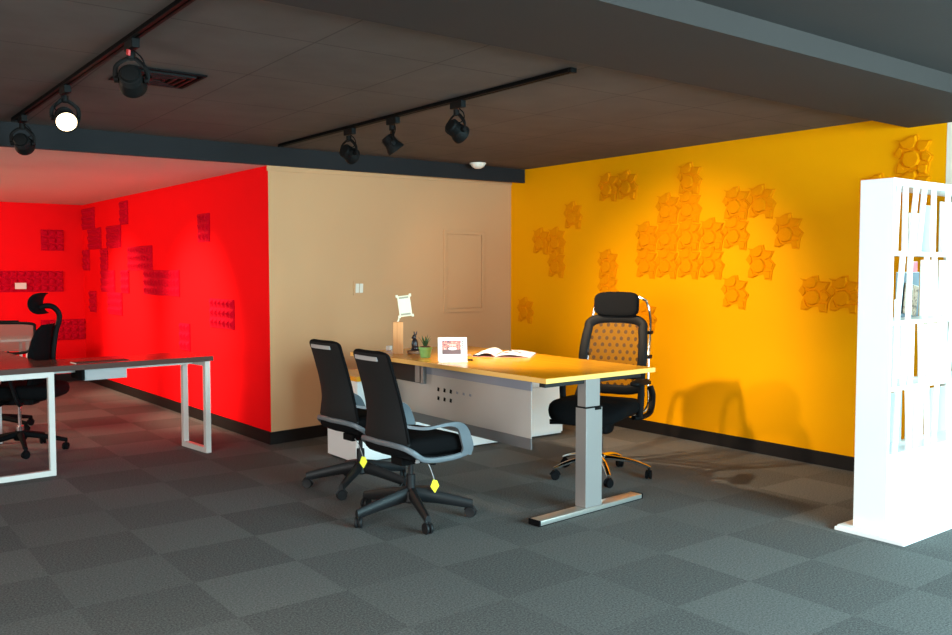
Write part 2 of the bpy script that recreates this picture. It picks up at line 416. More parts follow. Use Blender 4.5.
for s_ in (-1, 1): B().box(s_ * .022 - .018, s_ * .022 + .018, -.014, -.009, -.04, .04, .002, rot=(radians(4), 0, 0)).obj('rocker', 'cream', o)

# ------------------------------------------------------------------ smoke detector, vent
o = thing('smoke_detector', 'white domed smoke detector on the dark ceiling before the beam', 'smoke detector', (5.05, 6.60, czat(5.05, 6.6) - .001))
B().lathe([(0, -.052), (.03, -.05), (.055, -.036), (.068, -.018), (.07, -.012)][::-1][::-1], n=28).obj('dome', 'domewhite', o, True)
B().lathe([(.076, -.012), (.078, -.008), (.078, 0)], n=28).obj('mounting_ring', 'domewhite', o, True)
o = thing('ceiling_vent', 'square dark louvred air vent in the ceiling beside the spotlights', 'vent', (1.47, 4.62, czat(1.47, 4.62) - .002))
b = B(); r = .19
for k in range(1):
    for x0, x1, y0, y1 in ((-r, -r + .02, -r, r), (r - .02, r, -r, r), (-r + .02, r - .02, r - .02, r), (-r + .02, r - .02, -r, -r + .02)): b.box(x0, x1, y0, y1, -.008, -.0005)
b.obj('frame', 'blackmatt', o)
for k in range(1, 5):
    q = r - .02 - k * .036; b = B(); w_ = .014
    for x0, x1, y0, y1 in ((-q - w_, -q, -q - w_, q + w_), (q, q + w_, -q - w_, q + w_), (-q, q, q, q + w_), (-q, q, -q - w_, -q)): b.box(x0, x1, y0, y1, -.016, -.004, rot=None)
    b.obj('louvre', 'trackblack', o)
B().box(-.02, .02, -.02, .02, -.01, -.003).obj('centre_plate', 'trackblack', o)
B().box(-r + .01, r - .01, -r + .01, r - .01, -.003, -.0005).obj('duct_back', 'blackmatt', o)

# ------------------------------------------------------------------ track lights
def track(p0, p1, label, zf=czat):
    (x0, y0), (x1, y1) = p0, p1
    o = thing('lighting_track', label, 'lighting track', (x0, y0, 0), 0)
    za, zb = zf(x0, y0), zf(x1, y1)
    def bar(xa, xb, da, db, nm, m):
        b = B(); P = [Vector((xx + ox, yy, zz - d)) for ox, yy, zz in ((0, 0, za), (x1 - x0, y1 - y0, zb)) for xx, d in ((xa, da), (xb, da), (xb, db), (xa, db))]
        b.poly(P, [(0, 1, 2, 3), (7, 6, 5, 4), (0, 4, 5, 1), (1, 5, 6, 2), (2, 6, 7, 3), (3, 7, 4, 0)]); return b.obj(nm, m, o)
    bar(-.018, -.005, .002, .022, 'rail', 'trackblack'); bar(.005, .018, .002, .022, 'rail', 'trackblack'); bar(-.018, .018, .001, .018, 'channel', 'blackmatt')
    for xx, yy, zz in ((0, 0, za), (x1 - x0, y1 - y0, zb)): B().box(xx - .02, xx + .02, yy - .012, yy + .012, zz - .026, zz - .002, .003).obj('end_cap', 'trackblack', o)
    return o
TL = ((1.157, 3.20), (1.085, 6.23)); TR = ((3.09, 3.26), (2.975, 6.41))
track(*TL, 'long black lighting track on the ceiling at the left')
track(*TR, 'black lighting track on the ceiling above the standing desk')
def on_track(T, y): return T[0][0] + (T[1][0] - T[0][0]) * (y - T[0][1]) / (T[1][1] - T[0][1])

def spotlight(T, y, target, label, lit=False, energy=SPOT_W, red=False, size=62, blend=.9, zf=czat):
    x = on_track(T, y); z = zf(x, y)
    o = thing('track_spotlight', label, 'spotlight', (x, y, z), 0, 'track spotlights')
    b = B(); b.box(-.017, .017, -.070, .045, -.062, -.023, .004); b.obj('adapter', 'trackblack', o)
    b = B(); b.lathe([(.016, -.10), (.018, -.096), (.018, -.068)], n=16); b.obj('swivel', 'trackblack', o, True)
    if red: B().box(-.026, -.016, -.05, -.02, -.092, -.068, .002, rot=(.3, 0, 0)).obj('switch', 'red_bit', o)
    c = Vector((0, 0, -.188)); d = (Vector(target) - (Vector((x, y, z)) + c)).normalized()
    yaw = atan2(d.y, d.x); side = Vector((-sin(yaw), cos(yaw), 0))
    yk = B()
    pts = [c + side * .064, c + side * .062 + Vector((0, 0, .055)), Vector((0, 0, -.10)) + side * .022, Vector((0, 0, -.098)), Vector((0, 0, -.10)) - side * .022, c - side * .062 + Vector((0, 0, .045)), c - side * .064]
    yk.tube(pts, .010, 8, .004, up=d); yk.obj('yoke', 'trackblack', o, True)
    for sg in (-1, 1):
        mt = Matrix.Translation(c + side * .061 * sg) @ side.to_track_quat('Z', 'Y').to_matrix().to_4x4()
        B().lathe([(.014, -.008), (.014, .008)], n=14, mtx=mt).obj('knob', 'trackblack', o, True)
    mt = Matrix.Translation(c) @ d.to_track_quat('Z', 'Y').to_matrix().to_4x4() @ Matrix.Scale(.84, 4)
    h = B()
    h.lathe([(.02, -.075), (.042, -.072), (.050, -.055), (.052, -.01), (.060, .015), (.067, .03), (.070, .052), (.070, .058), (.062, .058), (.058, .040), (.01, .036)], n=28, mtx=mt)
    hd = h.obj('lamp_head', 'trackblack', o, True, 35)
    for k in range(5):
        rr = B(); rr.lathe([(.0545, -.058 + k * .011), (.056, -.057 + k * .011), (.056, -.054 + k * .011), (.0545, -.053 + k * .011)], n=24, mtx=mt)
        rr.obj('cooling_rib', 'trackblack', hd, True)
    ln = B(); ln.lathe([(.060 if lit else .050, .040 if not lit else .052), (.05 if lit else .046, .048 if not lit else .056), (.03, .052 if not lit else .059), (.001, .053 if not lit else .060)], n=24, mtx=mt)
    ln.obj('lens', 'lens' if lit else 'lens_warm', hd, True)
    if lit:
        B().lathe([(.057, .044), (.050, .041)], n=24, mtx=mt).obj('reflector', 'lens_warm', hd, True)
    cb = B(); cb.tube([Vector((0, -.03, -.066)), Vector((0, -.03, -.10)) - side * .035, c - side * .05 + Vector((0, 0, .05)), c - d * .055], .0035, 6); cb.obj('cable', 'blackmatt', o, True)
    l = bpy.data.lights.new('spot_beam', 'SPOT'); l.energy = energy; l.color = (1, .80, .55); l.spot_size = radians(size); l.spot_blend = blend; l.shadow_soft_size = .04
    lo = bpy.data.objects.new('spot_beam', l); COL.objects.link(lo); lo.parent = o; lo.location = c + d * .06
    lo.rotation_euler = d.to_track_quat('-Z', 'Y').to_euler()
    return o
spotlight(TL, 6.02, (2.90, 9.9, 1.05), 'black track spotlight nearest the red room, farthest left in the photo', energy=12, size=40)
spotlight(TL, 5.02, (.95, 2.6, .75), 'glowing track spotlight with its lit lens turned to the camera', lit=True, energy=55, size=70)
spotlight(TL, 3.93, (2.93, 7.9, .75), 'black track spotlight beside the ceiling vent, with a red switch', red=True, energy=60, size=30)
spotlight(TR, 5.40, (5.7, 6.5, 1.2), 'black track spotlight on the right hand track, farthest from the camera', energy=80, size=60)
spotlight(TR, 4.87, (4.0, 4.45, .8), 'middle black spotlight of the three on the right hand track', energy=290, size=66)
spotlight(TR, 4.20, (5.8, 4.7, .95), 'black track spotlight on the right hand track, nearest to the camera', energy=410, size=56)
# two more spotlights of the same kind hang in the red room, left of the picture
RZ = 2.238
TW = ((.70, 7.4), (.70, 10.9))
track(*TW, 'black lighting track on the pale ceiling of the red room', zf=lambda x, y: RZ)
spotlight(TW, 8.15, (2.92, 8.15, .85), 'black spotlight in the red room, nearer one', energy=700, size=50, blend=.95, zf=lambda x, y: RZ)
spotlight(TW, 10.25, (2.87, 10.25, .85), 'black spotlight in the red room, farther one', energy=580, size=50, blend=.95, zf=lambda x, y: RZ)

# ------------------------------------------------------------------ red relief panels
def red_panel(cols, rows, ox, label, frame, w=.258, seed=0):
    """relief panel of cols x rows square modules; local u (width), v (up), n (out of wall)"""
    b = B(); T = frame
    W_, H_ = cols * .26, rows * .26
    def P(u, v, n): return T @ Vector((u, v, n))
    b.poly([P(0, 0, .001), P(W_, 0, .001), P(W_, H_, .001), P(0, H_, .001), P(0, 0, .014), P(W_, 0, .014), P(W_, H_, .014), P(0, H_, .014)],
           [(3, 2, 1, 0), (4, 5, 6, 7), (0, 1, 5, 4), (1, 2, 6, 5), (2, 3, 7, 6), (3, 0, 4, 7)])
    g = .26 / 3
    for i in range(cols * 3):
        for j in range(rows * 3):
            u0, v0 = i * g, j * g
            sl = .018
            q = [P(u0 + .004, v0 + .006, .013), P(u0 + g - .006, v0 + .006, .013), P(u0 + g - .002, v0 + g - .006, .013), P(u0 + .010, v0 + g - .006, .013),
                 P(u0 + .016 + sl, v0 + .022, .026), P(u0 + .05 + sl, v0 + .050, .042), P(u0 + .022, v0 + g - .014, .030)]
            b.poly(q, [(0, 1, 4), (1, 5, 4), (1, 2, 5), (2, 3, 6), (2, 6, 5), (3, 0, 6), (0, 4, 6), (4, 5, 6)])
    o = b.obj('wall_relief', 'redpanel')
    tag(o, label, 'wall panel', 'dark red relief panels')
    return o
rd = Vector((NX - rx1, NY - 12.0, 0)).normalized()            # along the red side wall towards the camera
rn = Vector((rd.y, -rd.x, 0))                                  # out of the wall (towards -x)
if rn.x > 0: rn = -rn
def rframe(y, z):
    x = NX + (y - NY) * (rx1 - NX) / (12 - NY)
    m = Matrix((( rd.x, 0, rn.x, x), (rd.y, 0, rn.y, y), (0, 1, 0, z), (0, 0, 0, 1)))
    return m
g = .26
RP = [(0, 0, 2, 'topmost beside the red room corner'),
      (1, 1, 2, 'just below the topmost near the corner'),
      (6, 0, 1, 'narrow, high, right of the corner group'),
      (4, 1, 2, 'directly below the narrow high one'),
      (0, 2, 1, 'narrow and touching the red room corner at mid height'),
      (3, 2, 1, 'slim, left of a pale lit square patch'),
      (7, 2, 3, 'three modules wide, touching the widest one'),
      (3, 3, 2, 'at eye level under the slim one'),
      (6, 3, 1, 'slim, at eye level left of the widest'),
      (9, 3, 4, 'widest on the side wall'),
      (1, 4, 1, 'faint narrow and lowest near the red room corner'),
      (4, 4, 2, 'lowest of the stepped group'),
      (15, 1, 1, 'narrow and alone high in the middle of the side wall'),
      (16, 4, 2, 'nearest to the beige wall'),
      (13, 5, 1, 'lowest, just above the dark desk end')]
for c_, r_, w_, lab in RP:
    red_panel(w_, 1, 0, 'dark red relief wall panel, ' + lab, rframe(12.0 - .02 - c_ * g, 2.18 - (r_ + 1) * .2575))
def bframe(x, z): return Matrix(((1, 0, 0, x), (0, 0, -1, 12.0), (0, 1, 0, z), (0, 0, 0, 1)))
for x, z, w_, lab in ((2.345, 1.655, 1, 'small square one alone on the far red wall'), (1.55, 1.142, 4, 'long strip on the far wall behind the pale sticker'), (2.32, .53, 2, 'low on the far wall behind the black chair back')):
    red_panel(w_, 1, 0, 'dark red relief wall panel, ' + lab, bframe(x, z))
tag(B().box(2.035, 2.16, 11.945, 11.951, 1.18, 1.255).obj('sticker', 'cream'), 'pale rectangular sticker on the long dark red panel', 'sticker')

# ------------------------------------------------------------------ yellow relief tiles
OUT = [(-57, 60), (-50, 58), (-33, 56), (-8, 69), (14, 71), (18, 52), (44, 49), (60, 48), (44, 17), (66, -3), (54, -25), (49, -62), (22, -60), (17, -40), (-8, -42), (-33, -55), (-53, -52), (-50, -25), (-40, -5), (-63, 15), (-46, 38), (-45, 52)]
CEL = [([(-46, 54), (-30, 54), (-8, 66), (12, 68), (15, 50), (6, 28), (-12, 23), (-30, 26), (-40, 40)], .021),
       ([(19, 50), (44, 47), (58, 46), (44, 20), (24, 12), (12, 26)], .018),
       ([(-44, 34), (-34, 26), (-32, 6), (-44, -6), (-60, 14)], .014),
       ([(-28, 16), (-14, 20), (6, 22), (20, 10), (27, -8), (18, -30), (-4, -38), (-22, -34), (-33, -14)], .028),
       ([(30, 12), (44, 14), (63, -3), (52, -22), (30, -14)], .016),
       ([(24, -26), (50, -28), (47, -58), (24, -57), (17, -38)], .019),
       ([(-48, -24), (-38, -14), (-26, -38), (-12, -44), (-32, -53), (-51, -50)], .015)]
def ytile(col, row, label):
    y = 5.18 - .2292 * col; z = 1.455 + .2305 * row; k = .258 / 127
    mt = Matrix(((0, 0, -1, 5.8), (-1, 0, 0, y), (0, 1, 0, z), (0, 0, 0, 1)))
    b = B()
    def tri(poly): return [(px * k, py * k) for px, py in poly]
    def inset(p, q=.95):
        ax = sum(t[0] for t in p) / len(p); ay = sum(t[1] for t in p) / len(p)
        return [(ax + (t[0] - ax) * q, ay + (t[1] - ay) * q) for t in p]
    b.prism(tri(OUT[::-1]), .001, .009, mtx=mt)
    for poly, h in CEL:
        b.prism(inset(tri(poly[::-1])), .0085, .009 + h * .62, mtx=mt, shrink=.86)
    o = b.obj('relief_tile', 'yeltile')
    return tag(o, label, 'wall tile', 'amber relief tiles')
RW = {0: 'bottom', 1: 'second from bottom', 2: 'third from bottom', 3: 'top'}
CW = ['leftmost', 'second', 'third', 'fourth', 'fifth', 'sixth']
for c_, r_ in ((0, 0), (1, 0), (2, 0), (3, 0), (0, 1), (1, 1), (2, 1), (3, 1), (4, 1), (1, 2), (2, 2), (4, 2), (5, 2), (2, 3)):
    ytile(c_, r_, 'amber relief tile in the big cluster, %s row, %s column from the left' % (RW[r_], CW[c_]))
for c_, r_, lab in ((4, -1, 'alone diagonally below the big cluster at its lower right'), (5, 0, 'alone right of the big cluster bottom row'), (6, 1, 'alone just right of the arm of the big cluster'),
                    (7, -1, 'left one of the pair beside the white shelf'), (8, -1, 'right one of the pair, partly behind the white shelf edge'),
                    (-2, 3, 'left one of the high pair near the ceiling'), (-1, 3, 'right one of the high pair near the ceiling'),
                    (-4, 2, 'alone between the high pair and the left trio'), (-6, 1, 'upper left one of the trio near the beige wall'), (-5, 1, 'upper right one of the trio near the beige wall'), (-5, 0, 'bottom one of the trio near the beige wall'),
                    (-7, -2, 'alone and low beside the beige wall'), (-2, 0, 'upper one of the pair above the chair headrest'), (-2, -1, 'lower one of the pair, just behind the chair headrest top'), (0, -2, 'low and partly behind the chrome arc of the mesh chair'),
                    (10, 3, 'uppermost above the white shelf next to the ceiling beam'), (10, 2, 'rising from behind the white shelf top, right of two'), (9, 2, 'just peeking above the white shelf top at left')):
    ytile(c_, r_, 'amber relief tile ' + lab)

# ------------------------------------------------------------------ standing desk
dk = thing('standing_desk', 'amber topped height adjustable desk with silver leg and frosted panel', 'desk', (0, 0, 0))
P = [(3.21, 3.58), (4.13, 3.61), (4.16, 5.66), (3.15, 5.645)]
tt = B().prism(P, .786, .81, .002).obj('desktop', 'desktop', dk)
Pe = [(3.208, 3.578), (4.132, 3.608), (4.162, 5.662), (3.148, 5.647)]
B().prism(Pe, .7815, .8085, .0015).obj('edge_band', 'deskedge', tt)
def rot_box(b, cx, cy, lx, ly, z0, z1, ang, bev):
    c, s = cos(ang), sin(ang)
    pts = [(cx + c * u - s * v, cy + s * u + c * v) for u, v in ((-lx / 2, -ly / 2), (lx / 2, -ly / 2), (lx / 2, ly / 2), (-lx / 2, ly / 2))]
    return b.prism(pts, z0, z1, bev)
fa = radians(1.8)
ff = radians(4.5)
b = B(); rot_box(b, 3.597, 3.636, .895, .085, .006, .034, ff, .006); ft = b.obj('foot', 'alu', dk, True)
b = B(); rot_box(b, 3.597, 3.636, .90, .070, .0, .012, ff, .001); b.obj('foot_underside', 'blackmatt', ft)
for sg in (-1, 1):
    b = B(); rot_box(b, 3.597 + sg * .449, 3.636 + sg * .0355, .012, .087, .003, .035, ff, .003); b.obj('end_cap', 'blackmatt', ft)
b = B(); rot_box(b, 3.597, 3.6385, .135, .085, .034, .615, fa, .004); col = b.obj('column', 'silver', dk)
b = B(); rot_box(b, 3.597, 3.6385, .138, .088, .612, .619, fa, .001); rot_box(b, 3.625, 3.592, .045, .01, .600, .612, fa, .001); b.obj('gap_collar', 'blackmatt', col)
b = B(); rot_box(b, 3.594, 3.6385, .116, .068, .619, .782, fa, .003); b.obj('inner_column', 'silver', dk)
b = B(); rot_box(b, 3.628, 3.645, .80, .05, .755, .781, fa, .003); b.obj('top_bracket', 'basegrey', dk)
b = B(); rot_box(b, 3.66, 5.0, .07, .9, .73, .781, radians(90), 0)
B().box(3.60, 3.66, 3.70, 5.49, .735, .781, .003).obj('cross_beam', 'greyrail', dk)
b = B(); b.prism([(0, 0), (.09, 0), (.12, .03), (.03, .03)], -.01, .01, mtx=Matrix.Translation((3.435, 3.90, .748)) @ Matrix.Rotation(radians(90), 4, 'X')); b.obj('panel_hanger', 'blackmatt', dk)
mp = B().box(3.398, 3.403, 3.92, 5.46, .405, .69).obj('modesty_panel', 'frost', dk)
B().box(3.396, 3.405, 3.92, 5.46, .69, .775, .001).obj('top_rail', 'greyrail', mp)
m_ = M['frost'].copy(); m_.name = 'frosted_double_fold'; m_.node_tree.nodes['Principled BSDF'].inputs['Base Color'].default_value = (.24, .23, .235, 1)
for n_ in m_.node_tree.nodes:
    if n_.type == 'BSDF_TRANSLUCENT': n_.inputs[0].default_value = (.25, .24, .24, 1)
B().box(3.396, 3.405, 3.92, 5.46, .338, .405, .001).obj('bottom_fold', m_, mp)
for i, (yy, zz) in enumerate([(4.88 - k * .072, .598) for k in range(6)] + [(4.88 - k * .072, .537) for k in range(3)]):
    B().box(3.3955, 3.3975, yy - .011, yy + .011, zz - (.013 if i not in (3, 4, 5) else .008), zz + (.013 if i not in (3, 4, 5) else .008), rot=(radians(10), 0, 0)).obj('cable_hole', 'blackmatt' if i not in (3, 4, 5) else 'greyrail', mp)
# left-hand cable tray and its pale end bracket
b = B(); b.box(3.36, 3.46, 5.04, 5.485, .625, .635); b.box(3.36, 3.37, 5.04, 5.485, .635, .781); b.box(3.45, 3.46, 5.04, 5.485, .635, .70); tr_ = b.obj('cable_tray', 'basegrey', dk)
b = B(); b.prism([(3.352, .79 - .01), (3.352, .63), (3.36, .62), (3.44, .62), (3.47, .78)][::-1], 0, .012, mtx=Matrix(((1, 0, 0, 0), (0, 0, -1, 5.04), (0, 1, 0, 0), (0, 0, 0, 1)))); b.box(3.352, 3.36, 5.00, 5.10, .63, .78, .001)
b.obj('end_bracket', 'silver', tr_)
B().box(3.30, 3.90, 5.545, 5.625, .641, .781, .003).obj('cabinet_support', 'silver', dk)

# ------------------------------------------------------------------ credenza under the far end of the desk
cr = thing('credenza', 'long low white cabinet with amber top under the far end of the desk', 'cabinet', (3.13, 5.52, 0), radians(-.4))
B().box(0, 2.0, .02, .46, .012, .604, .002).obj('body', 'white', cr)
B().box(.02, 1.98, .05, .44, 0, .012).obj('plinth', 'blackmatt', cr)
B().box(-.005, 2.005, -.005, .465, .605, .640, .003).obj('top', 'desktop', cr)
for k in range(4):
    d_ = B().box(k * .5 + .003, (k + 1) * .5 - .003, 0, .018, .03, .425, .0015).obj('door', 'white', cr)
    B().box(k * .5 + .003, (k + 1) * .5 - .003, 0, .018, .431, .60, .0015).obj('drawer', 'white', cr)

# ------------------------------------------------------------------ things on the desk
ZD = .81
o = thing('tablet_holder', 'upright orange wooden block holding a tilted cream tablet frame', 'tablet holder', (3.360, 5.330, ZD), radians(-30))
B().box(-.036, .036, -.03, .03, 0, .228, .003).obj('wooden_block', 'cherry', o)
R_ = Matrix.Translation((.048, 0, .340)) @ Matrix.Scale(1.08, 4) @ Matrix.Rotation(radians(-7), 4, 'Y') @ Matrix.Rotation(radians(-14), 4, 'X')
def tbox(b, T, x0, x1, y0, y1, z0, z1, bev=0):
    p = [T @ Vector((x, y, z)) for z in (z0, z1) for y in (y0, y1) for x in (x0, x1)]
    f = b.poly(p, [(0, 2, 3, 1), (4, 5, 7, 6), (0, 1, 5, 4), (2, 6, 7, 3), (0, 4, 6, 2), (1, 3, 7, 5)]); b._bevel(f, bev); return b
b = B(); tbox(b, R_, -.042, .042, -.005, .005, -.070, .070, .003); 
for sx in (-1, 1):
    tbox(b, R_, sx * .044 - .008, sx * .044 + .008, -.012, .006, .060, .078, .003); tbox(b, R_, sx * .044 - .008, sx * .044 + .008, -.012, .006, -.078, -.060, .003)
fr = b.obj('tablet_frame', 'cream_plastic', o)
b = B(); tbox(b, R_, -.032, .032, -.0065, -.005, .050, .062); tbox(b, R_, -.032, .032, -.0065, -.005, -.062, -.050); b.obj('grip_pad', 'greypad', fr)
b = B(); b.tube([(-.004, 0, .22), (.004, 0, .242), (.008, -.004, .268)], .006, 8); b.obj('stem', 'cream_plastic', o, True)

o = B().box(-.017, .017, -.017, .017, 0, .034, .004).obj('white_cube', 'white', loc=(3.445, 5.59, ZD)); o.name = 'charger_cube'; o.rotation_euler = (0, 0, .3)
tag(o, 'small white cube at the far left corner of the amber desk', 'cube')

o = thing('rabbit_figurine', 'dark rabbit figurine standing on a round wooden base', 'figurine', (3.452, 5.252, ZD), radians(-37))
B().lathe([(.05, 0), (.054, .004), (.054, .020), (.050, .024)], n=28).obj('wooden_base', 'tray', o, True)
b = B(); b.ellipsoid((0, 0, .066), .024, .024, .045); b.ellipsoid((.003, 0, .040), .028, .027, .024); b.ellipsoid((-.004, 0, .118), .015, .016, .020); b.ellipsoid((-.014, 0, .113), .010, .009, .009)
for s_ in (-1, 1):
    b.ellipsoid((.004 + s_ * .006, s_ * .004, .142), .005, .004, .019, mtx=Matrix.Rotation(radians(s_ * 14), 3, 'Y')); b.ellipsoid((-.018, s_ * .012, .030), .012, .007, .007); b.ellipsoid((-.016, s_ * .014, .075), .006, .006, .018)
b.ellipsoid((.028, 0, .040), .009, .009, .009)
b.obj('rabbit', 'rabbit', o, True)

o = thing('potted_succulent', 'spiky green succulent in a light green pot', 'potted plant', (3.355, 4.975, ZD))
b = B(); b.lathe([(.030, 0), (.034, .002), (.043, .058), (.047, .060), (.047, .072), (.042, .072), (.040, .066), (.01, .065)], n=28); b.obj('pot', 'pot', o, True)
B().lathe([(.041, .064), (.038, .074), (.02, .078), (.001, .080)], n=20).obj('soil', 'soil', o, True)
b = B()
for k in range(13):
    a = k * 2.4; t_ = .25 + .6 * (k / 13); ln = .060 + .022 * random.random(); dx, dy = cos(a) * sin(t_), sin(a) * sin(t_)
    p0 = Vector((dx * .008, dy * .008, .074)); p1 = p0 + Vector((dx * ln * .5, dy * ln * .5, ln * .55 * cos(t_) + .01)); p2 = p0 + Vector((dx * ln, dy * ln, ln * 1.1 * cos(t_) + .006))
    b.tube([p0, p1, p2], .0075, 8, .0035, taper=(1, .12))
b.obj('leaves', 'leaf', o, True)

o = thing('picture_frame', 'white standing picture frame with a red toned photo', 'picture frame', (3.365, 4.67, ZD), radians(-32))
Rp = Matrix.Translation((0, 0, .004)) @ Matrix.Rotation(radians(-12), 4, 'X')
b = B(); tbox(b, Rp, -.096, .096, -.006, .006, 0, .152, .003); fr = b.obj('frame', 'white', o)
b = B(); tbox(b, Rp, -.068, .055, -.0072, -.006, .040, .130); b.obj('photo', 'pic_red', o)
b = B(); tbox(b, Rp, -.068, .055, -.0078, -.0072, .040, .070); b.obj('photo_floor', 'pic_low', o)
b = B(); b.ellipsoid((0, 0, 0), .030, .0012, .010, nu=20, nv=8, mtx=None); 
pc = b.obj('photo_shape', 'pic_car', o, True); pc.location = Rp @ Vector((.0, -.0082, .076)); pc.rotation_euler = (radians(-12), 0, 0)
b = B()
for k in range(4): tbox(b, Rp, .063, .070, -.0068, -.006, .078 + k * .014, .085 + k * .014)
b.obj('caption_marks', 'basegrey', o)
b = B(); tbox(b, Matrix.Translation((0, .055, .004)) @ Matrix.Rotation(radians(22), 4, 'X'), -.02, .02, -.002, .002, 0, .11); b.obj('stand', 'white', o)
b = B(); b.box(-.095, .095, -.085, .01, 0, .004, .001); b.obj('foot_plate', 'white', o)

o = thing('magazine', 'open magazine lying on the amber desk', 'magazine', (3.86, 4.80, ZD), radians(-48))
def sheet(b, w, y0, y1, rise, t=.003, n=10, sg=1):
    rr = []
    for i in range(n + 1):
        u = i / n; x = sg * w * u; z = rise * sin(pi * min(1, u * 1.05)) ** .8 * (1 - .55 * u) + .002 if u < .96 else .002
        rr.append([Vector((x, y0, z)), Vector((x, y1, z)), Vector((x, y1, z + t)), Vector((x, y0, z + t))])
    return b.loft(rr)
b = B(); sheet(b, .24, -.155, .155, .022, .006); b.obj('right_page', 'paper', o, True)
b = B(); sheet(b, .15, -.155, .155, .034, .012, sg=-1); b.obj('left_page', 'paper', o, True)
b = B(); b.box(-.165, .243, -.158, .158, 0, .002); b.obj('cover', 'pinkpage', o)
for x0, x1, y0, y1, m__ in ((.05, .08, -.10, -.03, 'rose'), (.10, .13, .02, .08, 'rose'), (.14, .16, -.05, 0, 'pagedge'), (.06, .08, .05, .10, 'pagedge')):
    zz = .022 * sin(pi * min(1, x0 / .2)) ** .8 * (1 - .55 * x0 / .21) + .0095
    B().box(x0, x1, y0, y1, zz, zz + .0012, rot=(0, radians(4), 0)).obj('print', m__, o)
b = B(); b.box(-.156, -.125, -.1555, .1555, .003, .015); b.obj('page_edges', 'pagedge', o)
o = B().tube([(0, 0, .006), (.03, .0, .006)], .006, 10).obj('pen_cap', 'blackmatt', loc=(3.45, 4.61, ZD), smooth=True)
tag(o, 'small dark cap lying beside the white picture frame', 'cap')
o = thing('leaflet', 'flat pinkish leaflet lying left of the open magazine', 'leaflet', (3.62, 4.97, ZD), radians(-30))
B().box(-.10, .10, -.07, .07, 0, .003, .001).obj('cover', 'pinkpage', o); B().box(-.04, .08, -.05, .0, .003, .0035).obj('print', 'pic_red', o)

# ------------------------------------------------------------------ chairs
def caster(par, x, y, ang, r=.028, m='basegrey'):
    c = B(); mt = Matrix.Translation((x, y, r)) @ Matrix.Rotation(ang, 4, 'Z') @ Matrix.Rotation(pi / 2, 4, 'X')
    for s_ in (-1, 1):
        c.lathe([(.006, s_ * .010 - .008), (r * .9, s_ * .012 - .008), (r, s_ * .012 - .004), (r, s_ * .012 + .004), (r * .9, s_ * .012 + .008), (.006, s_ * .010 + .008)], n=18, mtx=mt)
    c.lathe([(.007, 0), (.007, .035)], c=(x, y, r + .005), n=8)
    c.tube([(x - cos(ang) * r * 1.05, y - sin(ang) * r * 1.05, r + .002), (x, y, r * 2.15), (x + cos(ang) * r * 1.05, y + sin(ang) * r * 1.05, r + .002)], .010, 8, .003, up=(-sin(ang), cos(ang), 0))
    return c.obj('caster', m, par, True)
def star_base(root, R_, angs, m, hubz=.10, thick=.03, arch=0, hub_m=None, cm='basegrey', cr_=.028):
    b = B(); b.lathe([(.040, hubz - .045), (.048, hubz - .035), (.045, hubz + .02), (.034, hubz + .03)], n=20); b.obj('base_hub', hub_m or m, root, True)
    for a in angs:
        a = radians(a); u = Vector((cos(a), sin(a), 0)); s_ = Vector((-sin(a), cos(a), 0)); rings = []
        for k in range(9):
            t = k / 8; r_ = .03 + (R_ - .03) * t; zc = hubz - (hubz - .075) * t ** (2.4 if arch else 1.2); hw = .027 - .010 * t; hh = thick / 2 * (1 - .35 * t)
            c = u * r_ + Vector((0, 0, zc))
            rings.append([c + s_ * hw * cos(2 * pi * j / 10) * (1 if abs(cos(2 * pi * j / 10)) < .7 else .92) + Vector((0, 0, hh * sin(2 * pi * j / 10))) for j in range(10)])
        l = B(); l.loft(rings); lg = l.obj('base_leg', m, root, True)
        p = u * (R_ - .012); caster(lg, p.x, p.y, a + 1.0 + a * 2, cr_, cm)

def cushion(name, L_, W_, H_, z, root, m='fabric', x=0, e=.42, tilt=0, front_drop=.03):
    b = B(); b.ellipsoid((x, 0, z), L_ / 2, W_ / 2, H_ / 2, e, 36, 14)
    for v in b.bm.verts:
        t = (v.co.x - x) / (L_ / 2)
        v.co.z -= front_drop * max(0, t - .3) ** 2 * 2; v.co.z += tilt * t
        v.co.z += .012 * (abs(v.co.y) / (W_ / 2)) ** 2
    return b.obj(name, m, root, True, 60)

